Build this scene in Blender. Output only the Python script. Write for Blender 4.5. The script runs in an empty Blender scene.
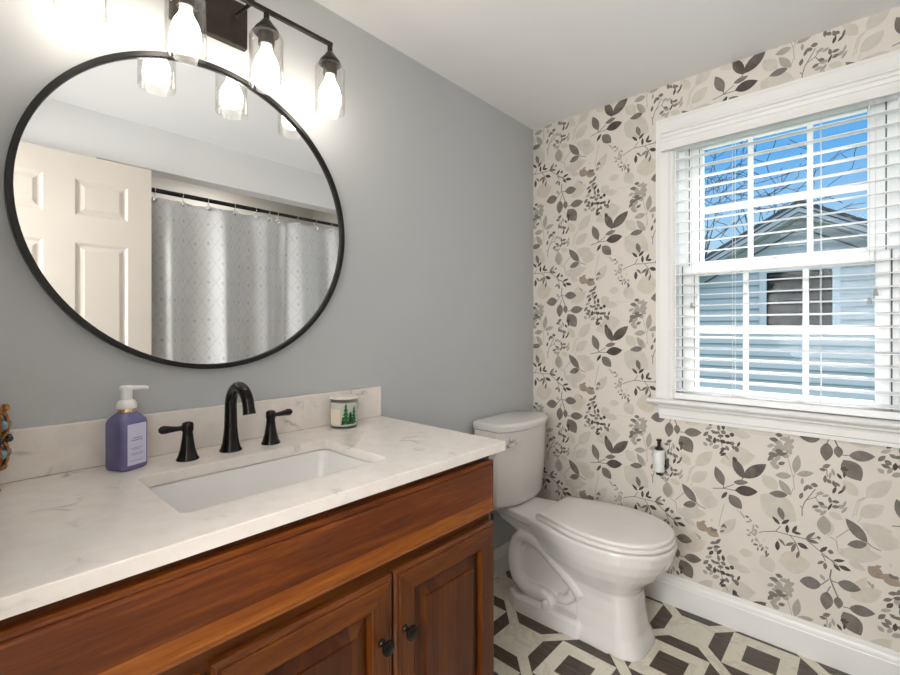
import bpy, bmesh, math, random
from math import pi, sin, cos, radians
from mathutils import Vector, Matrix

# ------------------------------------------------------------------ scene basics
sc = bpy.context.scene
COL = sc.collection
sc.view_settings.view_transform = 'Standard'
sc.view_settings.look = 'None'
sc.view_settings.gamma = 1.0
sc.view_settings.use_curve_mapping = False
sc.view_settings.exposure = 0.24

# camera: level, slight vertical shift, wide lens (fitted to the photograph)
CAM = (-2.0977, -1.3174, 1.1894)
cd = bpy.data.cameras.new('camera'); cam = bpy.data.objects.new('camera', cd); COL.objects.link(cam)
cam.location = CAM
cam.rotation_euler = (pi/2, 0, 0.7413 - pi/2)
cd.sensor_fit = 'HORIZONTAL'; cd.sensor_width = 36.0
cd.lens = 36.0*456.554/900.0
cd.shift_y = (327.83-337.5)/900.0
cd.clip_start = 0.01; cd.clip_end = 200
sc.camera = cam

# sky
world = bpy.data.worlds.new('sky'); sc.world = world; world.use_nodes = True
wn = world.node_tree; wn.nodes.clear()
wo = wn.nodes.new('ShaderNodeOutputWorld'); wb = wn.nodes.new('ShaderNodeBackground')
wt = wn.nodes.new('ShaderNodeTexCoord'); ws = wn.nodes.new('ShaderNodeSeparateXYZ'); wr = wn.nodes.new('ShaderNodeValToRGB')
wn.links.new(wt.outputs['Generated'], ws.inputs[0]); wn.links.new(ws.outputs['Z'], wr.inputs[0])
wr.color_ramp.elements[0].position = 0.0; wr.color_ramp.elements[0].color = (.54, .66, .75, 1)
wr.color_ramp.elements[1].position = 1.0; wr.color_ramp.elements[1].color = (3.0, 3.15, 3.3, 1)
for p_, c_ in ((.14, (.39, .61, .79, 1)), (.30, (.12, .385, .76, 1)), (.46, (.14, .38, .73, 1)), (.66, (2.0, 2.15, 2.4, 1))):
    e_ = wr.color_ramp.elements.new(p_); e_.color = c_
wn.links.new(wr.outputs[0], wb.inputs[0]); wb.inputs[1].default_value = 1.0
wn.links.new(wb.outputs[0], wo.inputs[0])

# sun: stands over the neighbouring house, falls on the blind's slats
sd = bpy.data.lights.new('sun', 'SUN'); sun = bpy.data.objects.new('sun', sd); COL.objects.link(sun)
sd.energy = 9.5; sd.angle = radians(1.0); sd.color = (1, .96, .9)
sun.rotation_euler = Vector((.62, -.30, 1.05)).to_track_quat('Z', 'Y').to_euler()

def area(name, loc, size, energy, color, to):
    d = bpy.data.lights.new(name, 'AREA'); o = bpy.data.objects.new(name, d); COL.objects.link(o)
    d.shape = 'DISK'; d.size = size
    d.energy = energy; d.color = color; o.location = loc
    o.rotation_euler = (Vector(loc)-Vector(to)).to_track_quat('Z', 'Y').to_euler()
    return o
# unseen added fill lights: two in the hall behind the camera, one over the tub 
area('hall_fill', (-2.85, -1.05, 2.1), .7, 12, (1, .95, .89), (-1.2, -.9, .9))  # warm fill added high in the hall, reaching in through the doorway
area('hall_cool_fill', (-3.40, -1.10, 1.35), 1.1, 46, (.96, .985, 1), (-1.0, -1.0, 1.35))  # large cool fill added to brighten the room; the hall has no window
area('alcove_fill', (-.85, -1.85, 2.225), .2, 4.5, (1, .96, .92), (-.85, -1.85, 0))  # small fill added to lighten the alcove wall above the curtain
BULB = 22.0

# ------------------------------------------------------------------ materials
MATS = {}
def lin(c):
    return tuple(((x/255)/12.92 if x/255 <= .04045 else ((x/255+.055)/1.055)**2.4) for x in c)+(1,)
class NT:
    def __init__(s, name):
        s.m = bpy.data.materials.new(name); s.m.use_nodes = True
        s.t = s.m.node_tree; s.t.nodes.clear()
        s.out = s.n('ShaderNodeOutputMaterial')
    def n(s, t, **k):
        x = s.t.nodes.new(t)
        for a, b in k.items(): setattr(x, a, b)
        return x
    def l(s, a, b): s.t.links.new(a, b)
    def bsdf(s, col=(.8,.8,.8,1), rough=.5, metal=0, spec=.5, coat=0):
        b = s.n('ShaderNodeBsdfPrincipled')
        b.inputs['Base Color'].default_value = col; b.inputs['Roughness'].default_value = rough
        b.inputs['Metallic'].default_value = metal; b.inputs['Specular IOR Level'].default_value = spec
        b.inputs['Coat Weight'].default_value = coat; b.inputs['Coat Roughness'].default_value = .08
        s.l(b.outputs[0], s.out.inputs[0]); return b
    def coord(s, scale=(1,1,1), kind='Object', rot=(0,0,0)):
        c = s.n('ShaderNodeTexCoord'); m = s.n('ShaderNodeMapping'); m.inputs['Scale'].default_value = scale
        m.inputs['Rotation'].default_value = rot
        s.l(c.outputs[kind], m.inputs[0]); return m.outputs[0]
    def noise(s, v, scale, detail=3, rough=.5, dist=0):
        x = s.n('ShaderNodeTexNoise'); x.inputs['Scale'].default_value = scale; x.inputs['Detail'].default_value = detail
        x.inputs['Roughness'].default_value = rough; x.inputs['Distortion'].default_value = dist
        s.l(v, x.inputs['Vector']); return x.outputs[0]
    def ramp(s, f, stops):
        r = s.n('ShaderNodeValToRGB'); e = r.color_ramp.elements
        e[0].position, e[0].color = stops[0]; e[1].position, e[1].color = stops[-1]
        for p, c in stops[1:-1]:
            q = e.new(p); q.color = c
        s.l(f, r.inputs[0]); return r.outputs[0]
    def bump(s, b, h, strength, dist=.01):
        x = s.n('ShaderNodeBump'); x.inputs['Strength'].default_value = strength; x.inputs['Distance'].default_value = dist
        s.l(h, x.inputs['Height']); s.l(x.outputs[0], b.inputs['Normal'])
    def math(s, op, a, b=None, c=None):
        x = s.n('ShaderNodeMath', operation=op)
        for i, v in enumerate((a, b, c)):
            if v is None: continue
            if isinstance(v, (int, float)): x.inputs[i].default_value = v
            else: s.l(v, x.inputs[i])
        return x.outputs[0]
    def mix(s, f, a, b, blend='MIX'):
        x = s.n('ShaderNodeMix', data_type='RGBA', blend_type=blend)
        for sock, v in ((x.inputs[0], f), (x.inputs[6], a), (x.inputs[7], b)):
            if isinstance(v, (int, float)): sock.default_value = v
            elif isinstance(v, tuple): sock.default_value = v
            else: s.l(v, sock)
        return x.outputs[2]

def plain(name, col, rough=.5, metal=0, spec=.5, coat=0, vary=.06, scale=12, bump=0, bscale=200):
    """plain surface with a faint procedural mottling"""
    t = NT(name); b = t.bsdf(col, rough, metal, spec, coat)
    v = t.coord()
    f = t.noise(v, scale, 3)
    lo = tuple(c*(1-vary) for c in col[:3])+(1,); hi = tuple(min(1, c*(1+vary)) for c in col[:3])+(1,)
    t.l(t.ramp(f, [(.3, lo), (.7, hi)]), b.inputs['Base Color'])
    if bump: t.bump(b, t.noise(v, bscale, 2), bump, .002)
    MATS[name] = t.m; return t.m

M = MATS
plain('wall_paint', lin((190,192,193)), .55, vary=.012, scale=3, bump=.06, bscale=350)
plain('ceiling_paint', lin((244,243,242)), .8, vary=.01, scale=2, bump=.05, bscale=300)
plain('trim_white', lin((232,230,226)), .35, vary=.01, scale=5)
plain('door_white', lin((232,222,210)), .4, vary=.012, scale=5)
plain('vinyl_white', lin((240,242,242)), .3, vary=.01)
plain('slat_white', lin((246,246,246)), .35, vary=.008)
plain('porcelain', lin((226,222,218)), .07, vary=.01, spec=.6, coat=.4)
plain('seat_plastic', lin((228,223,218)), .16, vary=.01)
plain('basin_white', lin((232,230,228)), .09, vary=.01)
plain('black_metal', (.012,.011,.011,1), .38, metal=.3, vary=.1)
plain('bronze_black', (.020,.017,.016,1), .18, metal=.7, vary=.25, scale=40)
plain('fixture_bronze', (.045,.036,.031,1), .36, metal=.8, vary=.15, scale=30)
plain('chrome', (.75,.75,.76,1), .12, metal=1, vary=.02)
plain('gold', (.78,.58,.28,1), .2, metal=1, vary=.05)
plain('pump_white', lin((240,238,236)), .3, vary=.01)
plain('black_plastic', (.01,.01,.011,1), .35, vary=.1)
plain('white_bottle', lin((225,226,222)), .35, vary=.015)
plain('label_white', lin((206,205,228)), .55, vary=.01)
plain('label_ink', lin((95,90,110)), .6, vary=.05)
plain('wax', lin((238,230,218)), .5, vary=.02)
plain('label_cream', lin((240,228,208)), .55, vary=.01)
plain('print_green', lin((30,110,50)), .5, vary=.5, scale=160)
plain('print_darkgreen', lin((16,60,34)), .5, vary=.4, scale=160)
plain('antique_bronze', (.38,.17,.05,1), .35, metal=.8, vary=.6, scale=160)
plain('gem_blue', lin((110,150,165)), .12, vary=.3, scale=120)
plain('gem_dark', lin((38,36,48)), .12, vary=.3, scale=120)
plain('cord_white', lin((225,225,222)), .6, vary=.02)
plain('tassel_grey', lin((170,170,168)), .4, vary=.02)
plain('gap_dark', (.06,.06,.06,1), .6, vary=.1)
plain('toe_dark', (.035,.014,.006,1), .6, vary=.2)
plain('roof_dark', lin((74,78,84)), .85, vary=.3, scale=8)
plain('rake_white', lin((165,174,180)), .5, vary=.02)
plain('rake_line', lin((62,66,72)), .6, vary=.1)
plain('neighbour_trim', lin((186,198,206)), .5, vary=.01)
plain('dark_screen', lin((16,21,21)), .6, spec=.15, vary=.2, scale=3)
plain('inner_blind', lin((44,54,52)), .5, vary=.1)
plain('bark', lin((46,40,36)), .9, vary=.3, scale=30)
plain('evergreen', lin((40,52,40)), .9, vary=.4, scale=20)
plain('lawn', lin((90,100,70)), .95, vary=.3, scale=4)
plain('hall_paint', lin((205,200,192)), .6, vary=.01)

# siding
t = NT('siding'); b = t.bsdf(lin((176,188,193)), .6); v = t.coord((1,.3,8))
t.l(t.ramp(t.noise(v, 3, 4), [(.3, lin((170,182,187))), (.7, lin((182,193,197)))]), b.inputs['Base Color']); M['siding'] = t.m

# quartz with soft grey veins
def quartz(name, base, vein, warm):
    t = NT(name); b = t.bsdf(base, .14, spec=.5)
    v = t.coord((1,1,1))
    w = t.n('ShaderNodeTexNoise'); w.inputs['Scale'].default_value = 5; w.inputs['Detail'].default_value = 5; t.l(v, w.inputs['Vector'])
    mp = t.n('ShaderNodeMix', data_type='VECTOR'); mp.inputs[0].default_value = .14
    t.l(v, mp.inputs[4]); t.l(w.outputs['Color'], mp.inputs[5])
    vo = t.n('ShaderNodeTexVoronoi', feature='DISTANCE_TO_EDGE'); vo.inputs['Scale'].default_value = 15
    t.l(mp.outputs[1], vo.inputs['Vector'])
    edge = t.ramp(vo.outputs['Distance'], [(0, (.8,.8,.8,1)), (.025, (.4,.4,.4,1)), (.09, (0,0,0,1))])
    mask = t.ramp(t.noise(v, 7, 3, .6), [(.57, (0,0,0,1)), (.70, (1,1,1,1))])
    f = t.mix(1.0, edge, mask, 'MULTIPLY')
    base2 = t.ramp(t.noise(v, 26, 4, .6), [(.3, warm), (.62, base)])
    t.l(t.mix(f, base2, vein), b.inputs['Base Color'])
    M[name] = t.m
quartz('quartz', lin((235,228,221)), lin((146,142,140)), lin((228,219,211)))

# porcelain floor tile: white squares, dark trapezoids and crossing white bands
def floor_mat():
    t = NT('floor_tile'); b = t.bsdf((1,1,1,1), .32, spec=.4)
    c = t.n('ShaderNodeTexCoord'); s = t.n('ShaderNodeSeparateXYZ'); t.l(c.outputs['Object'], s.inputs[0])
    PX, PYY = .2475, .2345; CX, CY = -.387, -.800
    u = t.math('DIVIDE', t.math('SUBTRACT', s.outputs['X'], CX), PX)
    v = t.math('DIVIDE', t.math('SUBTRACT', s.outputs['Y'], CY), PYY)
    def cell(off):
        a = t.math('SUBTRACT', t.math('FLOORED_MODULO', t.math('ADD', u, 1+off), 2), 1)
        d = t.math('SUBTRACT', t.math('FLOORED_MODULO', t.math('ADD', v, 1+off), 2), 1)
        a = t.math('ABSOLUTE', a); d = t.math('ABSOLUTE', d)
        m = t.math('MAXIMUM', a, d); sm = t.math('ADD', a, d)
        inner = t.math('LESS_THAN', m, .217)
        tr = t.math('MULTIPLY', t.math('GREATER_THAN', m, .44), t.math('LESS_THAN', m, .67))
        tr = t.math('MULTIPLY', tr, t.math('LESS_THAN', sm, .885))
        return t.math('MAXIMUM', inner, tr)
    f = t.math('MAXIMUM', cell(0), cell(1))
    co = t.coord((1,1,1))
    white = t.ramp(t.noise(co, 7, 6, .65, .8), [(.3, lin((214,207,190))), (.5, lin((226,219,203))), (.56, lin((208,200,183))), (.62, lin((228,221,206)))])
    dark = t.ramp(t.noise(t.coord((30,4,4)), 3, 5, .6), [(.3, lin((58,49,42))), (.7, lin((98,86,75)))])
    t.l(t.mix(f, white, dark), b.inputs['Base Color'])
    M['floor_tile'] = t.m
floor_mat()

# stained cherry wood; grain along the given axis, boards of random tone across it
def wood(name, grain, across, board, tint=1.0, offset=0.0, wt=.36):
    t = NT(name); b = t.bsdf((.3,.1,.03,1), .34, spec=.32, coat=.16)
    c = t.n('ShaderNodeTexCoord'); s = t.n('ShaderNodeSeparateXYZ'); t.l(c.outputs['Object'], s.inputs[0])
    ac = s.outputs['XYZ'.index(across)]
    if board:
        fl = t.math('FLOOR', t.math('DIVIDE', t.math('ADD', ac, offset+10), board))
        wnz = t.n('ShaderNodeTexWhiteNoise', noise_dimensions='1D'); t.l(fl, wnz.inputs['W'])
        tone = wnz.outputs['Value']
    else: tone = t.math('ADD', .5, 0)
    sc_ = {'X': (1.2,16,16), 'Y': (16,1.2,16), 'Z': (16,16,1.2)}[grain]
    v = t.coord(sc_)
    g = t.noise(v, 3.2, 6, .62, .9)
    g2 = t.noise(v, 14, 4, .7, .3)
    f = t.math('ADD', t.math('MULTIPLY', g, .50), t.math('MULTIPLY', g2, .2))
    f = t.math('ADD', f, t.math('MULTIPLY', tone, wt))
    k = tint
    def cc(r, g_, b_): return (r*k, g_*k, b_*k, 1)
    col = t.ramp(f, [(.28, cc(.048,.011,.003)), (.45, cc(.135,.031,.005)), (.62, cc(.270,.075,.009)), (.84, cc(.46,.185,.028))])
    t.l(col, b.inputs['Base Color'])
    t.bump(b, g2, .08, .001)
    M[name] = t.m
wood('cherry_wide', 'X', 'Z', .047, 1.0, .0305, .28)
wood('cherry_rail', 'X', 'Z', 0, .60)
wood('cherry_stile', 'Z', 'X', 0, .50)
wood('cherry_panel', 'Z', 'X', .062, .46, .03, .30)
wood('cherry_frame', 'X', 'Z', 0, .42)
wood('cherry_side', 'Z', 'Y', 0, .55)

# wallpaper
def paper(name, c, vary, alpha_like=0, scale=26):
    t = NT(name); b = t.bsdf(c, .75, spec=.25); v = t.coord()
    lo = tuple(x*(1-vary) for x in c[:3])+(1,); hi = tuple(min(1, x*(1+vary)) for x in c[:3])+(1,)
    t.l(t.ramp(t.noise(v, scale, 4, .6, .6), [(.3, lo), (.7, hi)]), b.inputs['Base Color'])
    M[name] = t.m
paper('wallpaper', lin((219,211,201)), .03, scale=5)
paper('paper_dark', lin((84,76,71)), .3)
paper('paper_mid', lin((122,115,109)), .22)
paper('paper_light', lin((168,162,152)), .12)
paper('paper_faint', lin((203,196,184)), .07)
paper('paper_beige', lin((207,198,184)), .06)
paper('paper_brown', lin((158,142,126)), .2)
paper('paper_brush', lin((102,94,88)), .42, scale=14)

# curtain: off-white cloth with a faint lozenge figure
t = NT('curtain_cloth'); b = t.bsdf(lin((222,222,222)), .8, spec=.2); b.inputs['Sheen Weight'].default_value = .2
c = t.n('ShaderNodeTexCoord'); s = t.n('ShaderNodeSeparateXYZ'); t.l(c.outputs['UV'], s.inputs[0])
def tri(t, x, per):
    return t.math('ABSOLUTE', t.math('SUBTRACT', t.math('MULTIPLY', t.math('FRACT', t.math('DIVIDE', x, per)), 2), 1))
a1 = tri(t, s.outputs['X'], .075); a2 = tri(t, s.outputs['Y'], .11)
d1 = t.math('ABSOLUTE', t.math('SUBTRACT', t.math('ADD', a1, a2), 1))
line = t.math('LESS_THAN', d1, .10)
dot = t.math('LESS_THAN', t.math('ADD', a1, a2), .26)
pat = t.math('ADD', t.math('MULTIPLY', line, .55), t.math('MULTIPLY', dot, 1.0))
nz = t.noise(t.coord((1,1,1)), 90, 3)
pat = t.math('MULTIPLY', pat, t.ramp(nz, [(.35, (0,0,0,1)), (.6, (1,1,1,1))]))
t.l(t.mix(pat, lin((222,221,221)), lin((192,187,185))), b.inputs['Base Color']); M['curtain_cloth'] = t.m

# mirror
t = NT('mirror_silver'); b = t.bsdf((.93,.945,.95,1), 0.0, metal=1)
t.l(t.ramp(t.noise(t.coord(), 1, 1), [(0, (.93,.945,.95,1)), (1, (.935,.95,.955,1))]), b.inputs['Base Color']); M['mirror_silver'] = t.m

# clear glass: see-through with a fresnel reflection
def glass(name, tint, boost=1.0, blend=.12):
    t = NT(name)
    tr = t.n('ShaderNodeBsdfTransparent'); tr.inputs[0].default_value = tint
    gl = t.n('ShaderNodeBsdfGlossy'); gl.inputs['Roughness'].default_value = .02
    lw = t.n('ShaderNodeLayerWeight'); lw.inputs['Blend'].default_value = blend
    f = t.math('MULTIPLY', lw.outputs['Facing'], boost)
    f = t.math('POWER', f, 1.9)
    nz = t.math('MULTIPLY', t.noise(t.coord(), 30, 2), .012)
    f = t.math('ADD', f, nz)
    mx = t.n('ShaderNodeMixShader'); t.l(f, mx.inputs[0]); t.l(tr.outputs[0], mx.inputs[1]); t.l(gl.outputs[0], mx.inputs[2])
    t.l(mx.outputs[0], t.out.inputs[0]); M[name] = t.m
glass('shade_glass', (.985,.98,.97,1), .92, .3)
glass('window_glass', (.98,.985,.985,1), .1, .1)
glass('jar_glass', (.93,.95,.95,1), .7, .2)

# soap: translucent violet
t = NT('soap_violet'); b = t.bsdf(lin((104,99,144)), .12, spec=.5)
b.inputs['Subsurface Weight'].default_value = .25; b.inputs['Subsurface Radius'].default_value = (.01,.01,.014)
t.l(t.ramp(t.noise(t.coord(), 18, 2), [(.3, lin((98,93,137))), (.7, lin((114,109,153)))]), b.inputs['Base Color']); M['soap_violet'] = t.m

# lit bulb
t = NT('bulb_lit'); e = t.n('ShaderNodeEmission'); e.inputs['Strength'].default_value = BULB
t.l(t.ramp(t.noise(t.coord(), 4, 1), [(0, (1,.91,.81,1)), (1, (1,.93,.84,1))]), e.inputs['Color']); t.l(e.outputs[0], t.out.inputs[0]); M['bulb_lit'] = t.m

# ------------------------------------------------------------------ mesh helpers
def wloc(o):
    v = Vector((0,0,0))
    while o: v += o.location; o = o.parent
    return v
def obj(name, bm, mat, parent=None, smooth=False, auto=None, bevel=0, loc=None):
    """link a bmesh (world coordinates) as one mesh object under its parent"""
    bmesh.ops.recalc_face_normals(bm, faces=bm.faces[:])
    org = wloc(parent) if parent else (Vector(loc) if loc else Vector((0,0,0)))
    if org.length: bmesh.ops.translate(bm, verts=bm.verts[:], vec=-org)
    me = bpy.data.meshes.new(name); bm.to_mesh(me); bm.free()
    o = bpy.data.objects.new(name, me); COL.objects.link(o)
    for m in (mat if isinstance(mat, (list, tuple)) else [mat]): me.materials.append(M[m])
    if parent: o.parent = parent
    elif loc: o.location = loc
    if smooth:
        for p in me.polygons: p.use_smooth = True
        if auto is not None:
            me.set_sharp_from_angle(angle=radians(auto))
    if bevel:
        bv = o.modifiers.new('bevel', 'BEVEL'); bv.width = bevel; bv.segments = 2; bv.limit_method = 'ANGLE'; bv.angle_limit = radians(40)
    return o
def tag(o, label, cat, group=None):
    o['label'] = label; o['category'] = cat
    if group: o['group'] = group
    return o
def thing(name, label, cat, loc, group=None):
    o = bpy.data.objects.new(name, None); COL.objects.link(o); o.location = loc; o.empty_display_size = .05
    return tag(o, label, cat, group)
def struct(o): o['kind'] = 'structure'; return o
def sgroup(name, loc):
    o = bpy.data.objects.new(name, None); COL.objects.link(o); o.location = loc; o.empty_display_size = .05
    return struct(o)
def B(): return bmesh.new()
def box(bm, x0, x1, y0, y1, z0, z1, mi=0):
    vs = [bm.verts.new((x, y, z)) for x in (x0, x1) for y in (y0, y1) for z in (z0, z1)]
    for q in ((0,1,3,2), (4,6,7,5), (0,4,5,1), (2,3,7,6), (0,2,6,4), (1,5,7,3)):
        f = bm.faces.new([vs[i] for i in q]); f.material_index = mi
    return vs
def frame_of(d):
    d = d.normalized(); a = Vector((0,0,1)) if abs(d.z) < .9 else Vector((1,0,0))
    u = d.cross(a).normalized(); return u, d.cross(u).normalized()
def tube(bm, pts, rad, n=12, caps=True, mi=0, closed=False, squash=None):
    pts = [Vector(p) for p in pts]
    if not hasattr(rad, '__len__'): rad = [rad]*len(pts)
    rings = []; u = None
    for i, p in enumerate(pts):
        if closed: d = pts[(i+1) % len(pts)]-pts[i-1]
        else: d = (pts[min(i+1, len(pts)-1)]-pts[max(i-1, 0)])
        d.normalize()
        if u is None: u, w = frame_of(d)
        else:
            u = (u-d*u.dot(d)).normalized(); w = d.cross(u)
        sq = squash or (1, 1)
        rings.append([bm.verts.new(p+rad[i]*(u*cos(2*pi*k/n)*sq[0]+w*sin(2*pi*k/n)*sq[1])) for k in range(n)])
    m = len(rings)
    for i in range(m if closed else m-1):
        a, b_ = rings[i], rings[(i+1) % m]
        for k in range(n):
            f = bm.faces.new((a[k], a[(k+1) % n], b_[(k+1) % n], b_[k])); f.material_index = mi
    if caps and not closed:
        bm.faces.new(rings[0][::-1]).material_index = mi; bm.faces.new(rings[-1]).material_index = mi
    return rings
def lathe(bm, prof, c, axis=(0,0,1), n=32, mi=0, cap0=True, cap1=True):
    """profile of (radius, height) spun round axis through c"""
    ax = Vector(axis).normalized(); u, w = frame_of(ax); c = Vector(c)
    rings = []
    for r, h in prof:
        rings.append([bm.verts.new(c+ax*h+max(r, 1e-5)*(u*cos(2*pi*k/n)+w*sin(2*pi*k/n))) for k in range(n)])
    for a, b_ in zip(rings, rings[1:]):
        for k in range(n):
            f = bm.faces.new((a[k], a[(k+1) % n], b_[(k+1) % n], b_[k])); f.material_index = mi
    if cap0: bm.faces.new(rings[0][::-1]).material_index = mi
    if cap1: bm.faces.new(rings[-1]).material_index = mi
def loft(bm, rings, cap0=True, cap1=True, mi=0):
    R = [[bm.verts.new(p) for p in r] for r in rings]; n = len(R[0])
    for a, b_ in zip(R, R[1:]):
        for k in range(n):
            f = bm.faces.new((a[k], a[(k+1) % n], b_[(k+1) % n], b_[k])); f.material_index = mi
    if cap0: bm.faces.new(R[0][::-1]).material_index = mi
    if cap1: bm.faces.new(R[-1]).material_index = mi
def extrude(bm, poly, axis, a, b_, mi=0):
    """poly: 2-D points in the plane across axis; axis 'x': (y,z)  'y': (x,z)  'z': (x,y)"""
    def P(p, t): return {'x': (t, p[0], p[1]), 'y': (p[0], t, p[1]), 'z': (p[0], p[1], t)}[axis]
    loft(bm, [[P(p, a) for p in poly], [P(p, b_) for p in poly]], mi=mi)
def rrect(cx, cy, hx, hy, r, seg=5):
    pts = []
    for (sx, sy, a0) in ((1,1,0), (-1,1,90), (-1,-1,180), (1,-1,270)):
        for i in range(seg+1):
            a = radians(a0+90*i/seg); pts.append((cx+sx*(hx-r)+r*cos(a), cy+sy*(hy-r)+r*sin(a)))
    return pts
def ball(bm, c, r, n=12, m=8, mi=0, sx=1, sy=1, sz=1):
    c = Vector(c); rings = []
    for j in range(1, m):
        th = pi*j/m
        rings.append([c+Vector((r*sx*sin(th)*cos(2*pi*k/n), r*sy*sin(th)*sin(2*pi*k/n), -r*sz*cos(th))) for k in range(n)])
    loft(bm, rings, mi=mi)
WP_LEAVES=[[39,22,-71,-51,103,3],[509,313,414,336,80,4],[262,91,202,157,43,3],[278,16,220,66,38,3],[286,83,325,133,36,4],[364,450,375,521,42,3],[281,521,215,501,29,4],[325,522,364,536,25,4],[336,418,284,400,24,3],[274,400,258,458,21,3],[250,485,183,469,58,3],[312,383,264,364,24,3],[305,258,226,310,55,4],[301,264,264,343,31,4],[109,306,63,313,32,4],[124,240,72,242,29,4],[145,158,59,165,62,3],[34,320,0,263,50,3],[150,252,111,276,47,3],[131,246,69,239,32,3],[176,118,54,168,64,4],[265,86,205,153,46,3],[281,17,222,70,43,3],[512,51,559,100,45,3],[176,357,120,433,40,3],[274,506,200,515,38,3],[265,494,180,484,48,4],[339,400,224,426,52,3],[261,382,222,352,38,5],[228,366,179,344,37,5],[200,360,208,377,12,1],[184,369,203,365,12,1],[245,384,227,393,11,5],[252,317,262,333,9,2],[250,309,248,328,9,2],[204,397,207,412,9,3],[171,384,157,403,9,1],[177,364,159,376,8,1],[154,385,160,399,8,1],[459,126,449,196,25,2],[469,114,519,106,25,2],[455,122,404,139,21,2],[472,41,507,92,27,2],[480,41,538,33,26,1],[375,453,377,522,40,2],[495,258,519,260,16,1],[508,239,538,241,16,1],[497,232,524,231,19,2],[487,229,460,250,17,2],[494,215,524,215,16,2],[486,190,474,217,12,2],[15,181,-11,188,18,1],[9,174,-19,189,16,1],[16,155,-5,187,14,1],[519,159,502,187,15,2],[513,185,482,195,14,1],[512,153,537,171,15,2],[513,142,536,153,19,2],[510,149,488,160,14,1],[504,140,528,137,20,2],[475,250,506,245,16,2],[491,212,477,243,15,2],[508,207,479,216,19,2],[461,220,483,223,21,2],[520,196,495,201,18,1],[475,187,500,184,20,2],[472,190,475,219,14,2],[18,208,-4,222,14,2],[494,213,514,240,15,2],[4,198,-28,209,17,2],[485,232,476,261,14,2],[75,451,90,454,9,1],[88,430,69,438,7,2],[62,408,62,430,6,2],[44,419,58,430,10,2],[74,399,86,403,9,2],[67,402,50,413,7,2],[55,389,51,412,8,2],[69,383,85,382,9,2],[56,385,68,394,8,2],[68,356,63,373,7,2],[46,353,64,352,9,1],[48,329,47,347,6,1],[45,345,32,362,8,2],[38,332,29,353,7,1],[14,346,25,357,10,2],[32,368,24,388,6,3],[22,323,20,344,8,1],[24,315,11,334,7,1],[69,435,73,449,8,2],[76,387,62,403,7,2],[44,369,59,373,10,2],[504,452,528,477,12,0],[499,456,475,479,12,0],[482,426,482,459,12,0],[467,432,453,464,11,0],[465,435,440,436,11,0],[512,352,511,390,15,0],[506,398,489,380,10,1],[487,379,460,399,11,1],[469,360,457,398,12,1],[452,400,420,388,17,0],[454,342,446,374,10,1],[428,422,400,455,11,1],[425,421,390,418,13,1],[396,436,385,440,13,1],[387,389,367,413,12,0],[366,398,349,398,16,1],[507,518,494,471,21,1],[351,370,319,380,11,0],[376,359,395,343,10,1],[373,356,373,330,12,1],[351,358,331,339,11,0],[337,357,303,350,15,0],[383,273,446,263,44,1],[340,296,277,295,38,1],[367,255,371,188,36,1],[338,248,336,206,25,1],[310,219,242,228,37,1],[324,202,278,138,57,1],[374,290,387,309,13,2],[95,71,130,146,35,6],[164,27,192,99,35,1],[129,47,78,60,20,1],[95,73,20,142,42,6],[124,18,47,30,40,0],[144,524,100,477,41,1],[150,5,171,-27,13,0],[262,460,318,528,34,1],[262,457,314,437,28,1],[433,66,420,94,11,1],[407,82,426,87,15,1],[392,95,414,96,16,1],[369,157,390,156,13,1],[380,164,358,178,14,1],[374,110,372,139,11,1],[356,112,369,125,14,1],[348,140,354,166,10,2],[343,100,352,125,12,1],[333,106,345,119,11,1],[362,125,357,153,8,2],[328,133,341,152,10,0],[322,139,320,163,8,0],[327,163,309,172,10,0],[332,166,316,178,11,0],[352,77,343,104,10,0],[339,79,320,100,8,0],[326,91,319,115,9,1],[399,65,375,74,12,2],[382,60,361,70,10,2],[358,41,361,65,11,1],[333,52,356,49,12,1],[374,31,394,38,13,1],[410,13,389,25,12,1],[364,26,389,23,13,2],[366,15,353,44,7,0],[355,29,334,37,13,1],[340,31,320,43,14,2],[325,36,316,62,8,2],[329,15,313,41,9,2],[380,8,404,5,14,2],[388,518,368,543,10,2],[444,35,437,61,12,1],[438,89,437,115,10,2],[212,307,187,320,13,1],[192,311,173,338,13,1],[224,280,200,295,12,1],[174,305,201,297,13,1],[215,260,199,281,14,0],[187,270,169,296,11,0],[184,277,196,297,17,2],[230,244,203,257,13,2],[179,245,182,270,12,1],[163,250,165,276,13,0],[190,232,209,243,13,1],[236,214,217,237,14,1],[175,238,200,234,12,1],[154,238,174,245,16,1],[203,207,220,222,16,1],[162,228,185,222,14,1],[140,228,160,228,14,0],[125,235,143,237,17,0],[221,176,237,191,15,2],[205,197,229,206,14,1],[196,190,193,218,13,0],[213,177,200,201,12,2],[174,204,192,207,14,1],[154,202,178,205,16,0],[203,171,177,186,16,2],[135,203,160,201,12,0],[124,202,144,202,16,1],[151,178,177,171,12,1],[178,150,159,180,9,0],[146,169,154,190,13,1],[125,179,133,196,12,1],[115,190,107,213,9,0],[114,169,121,194,16,1],[175,146,153,160,12,0],[121,129,128,151,17,0]]
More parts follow.
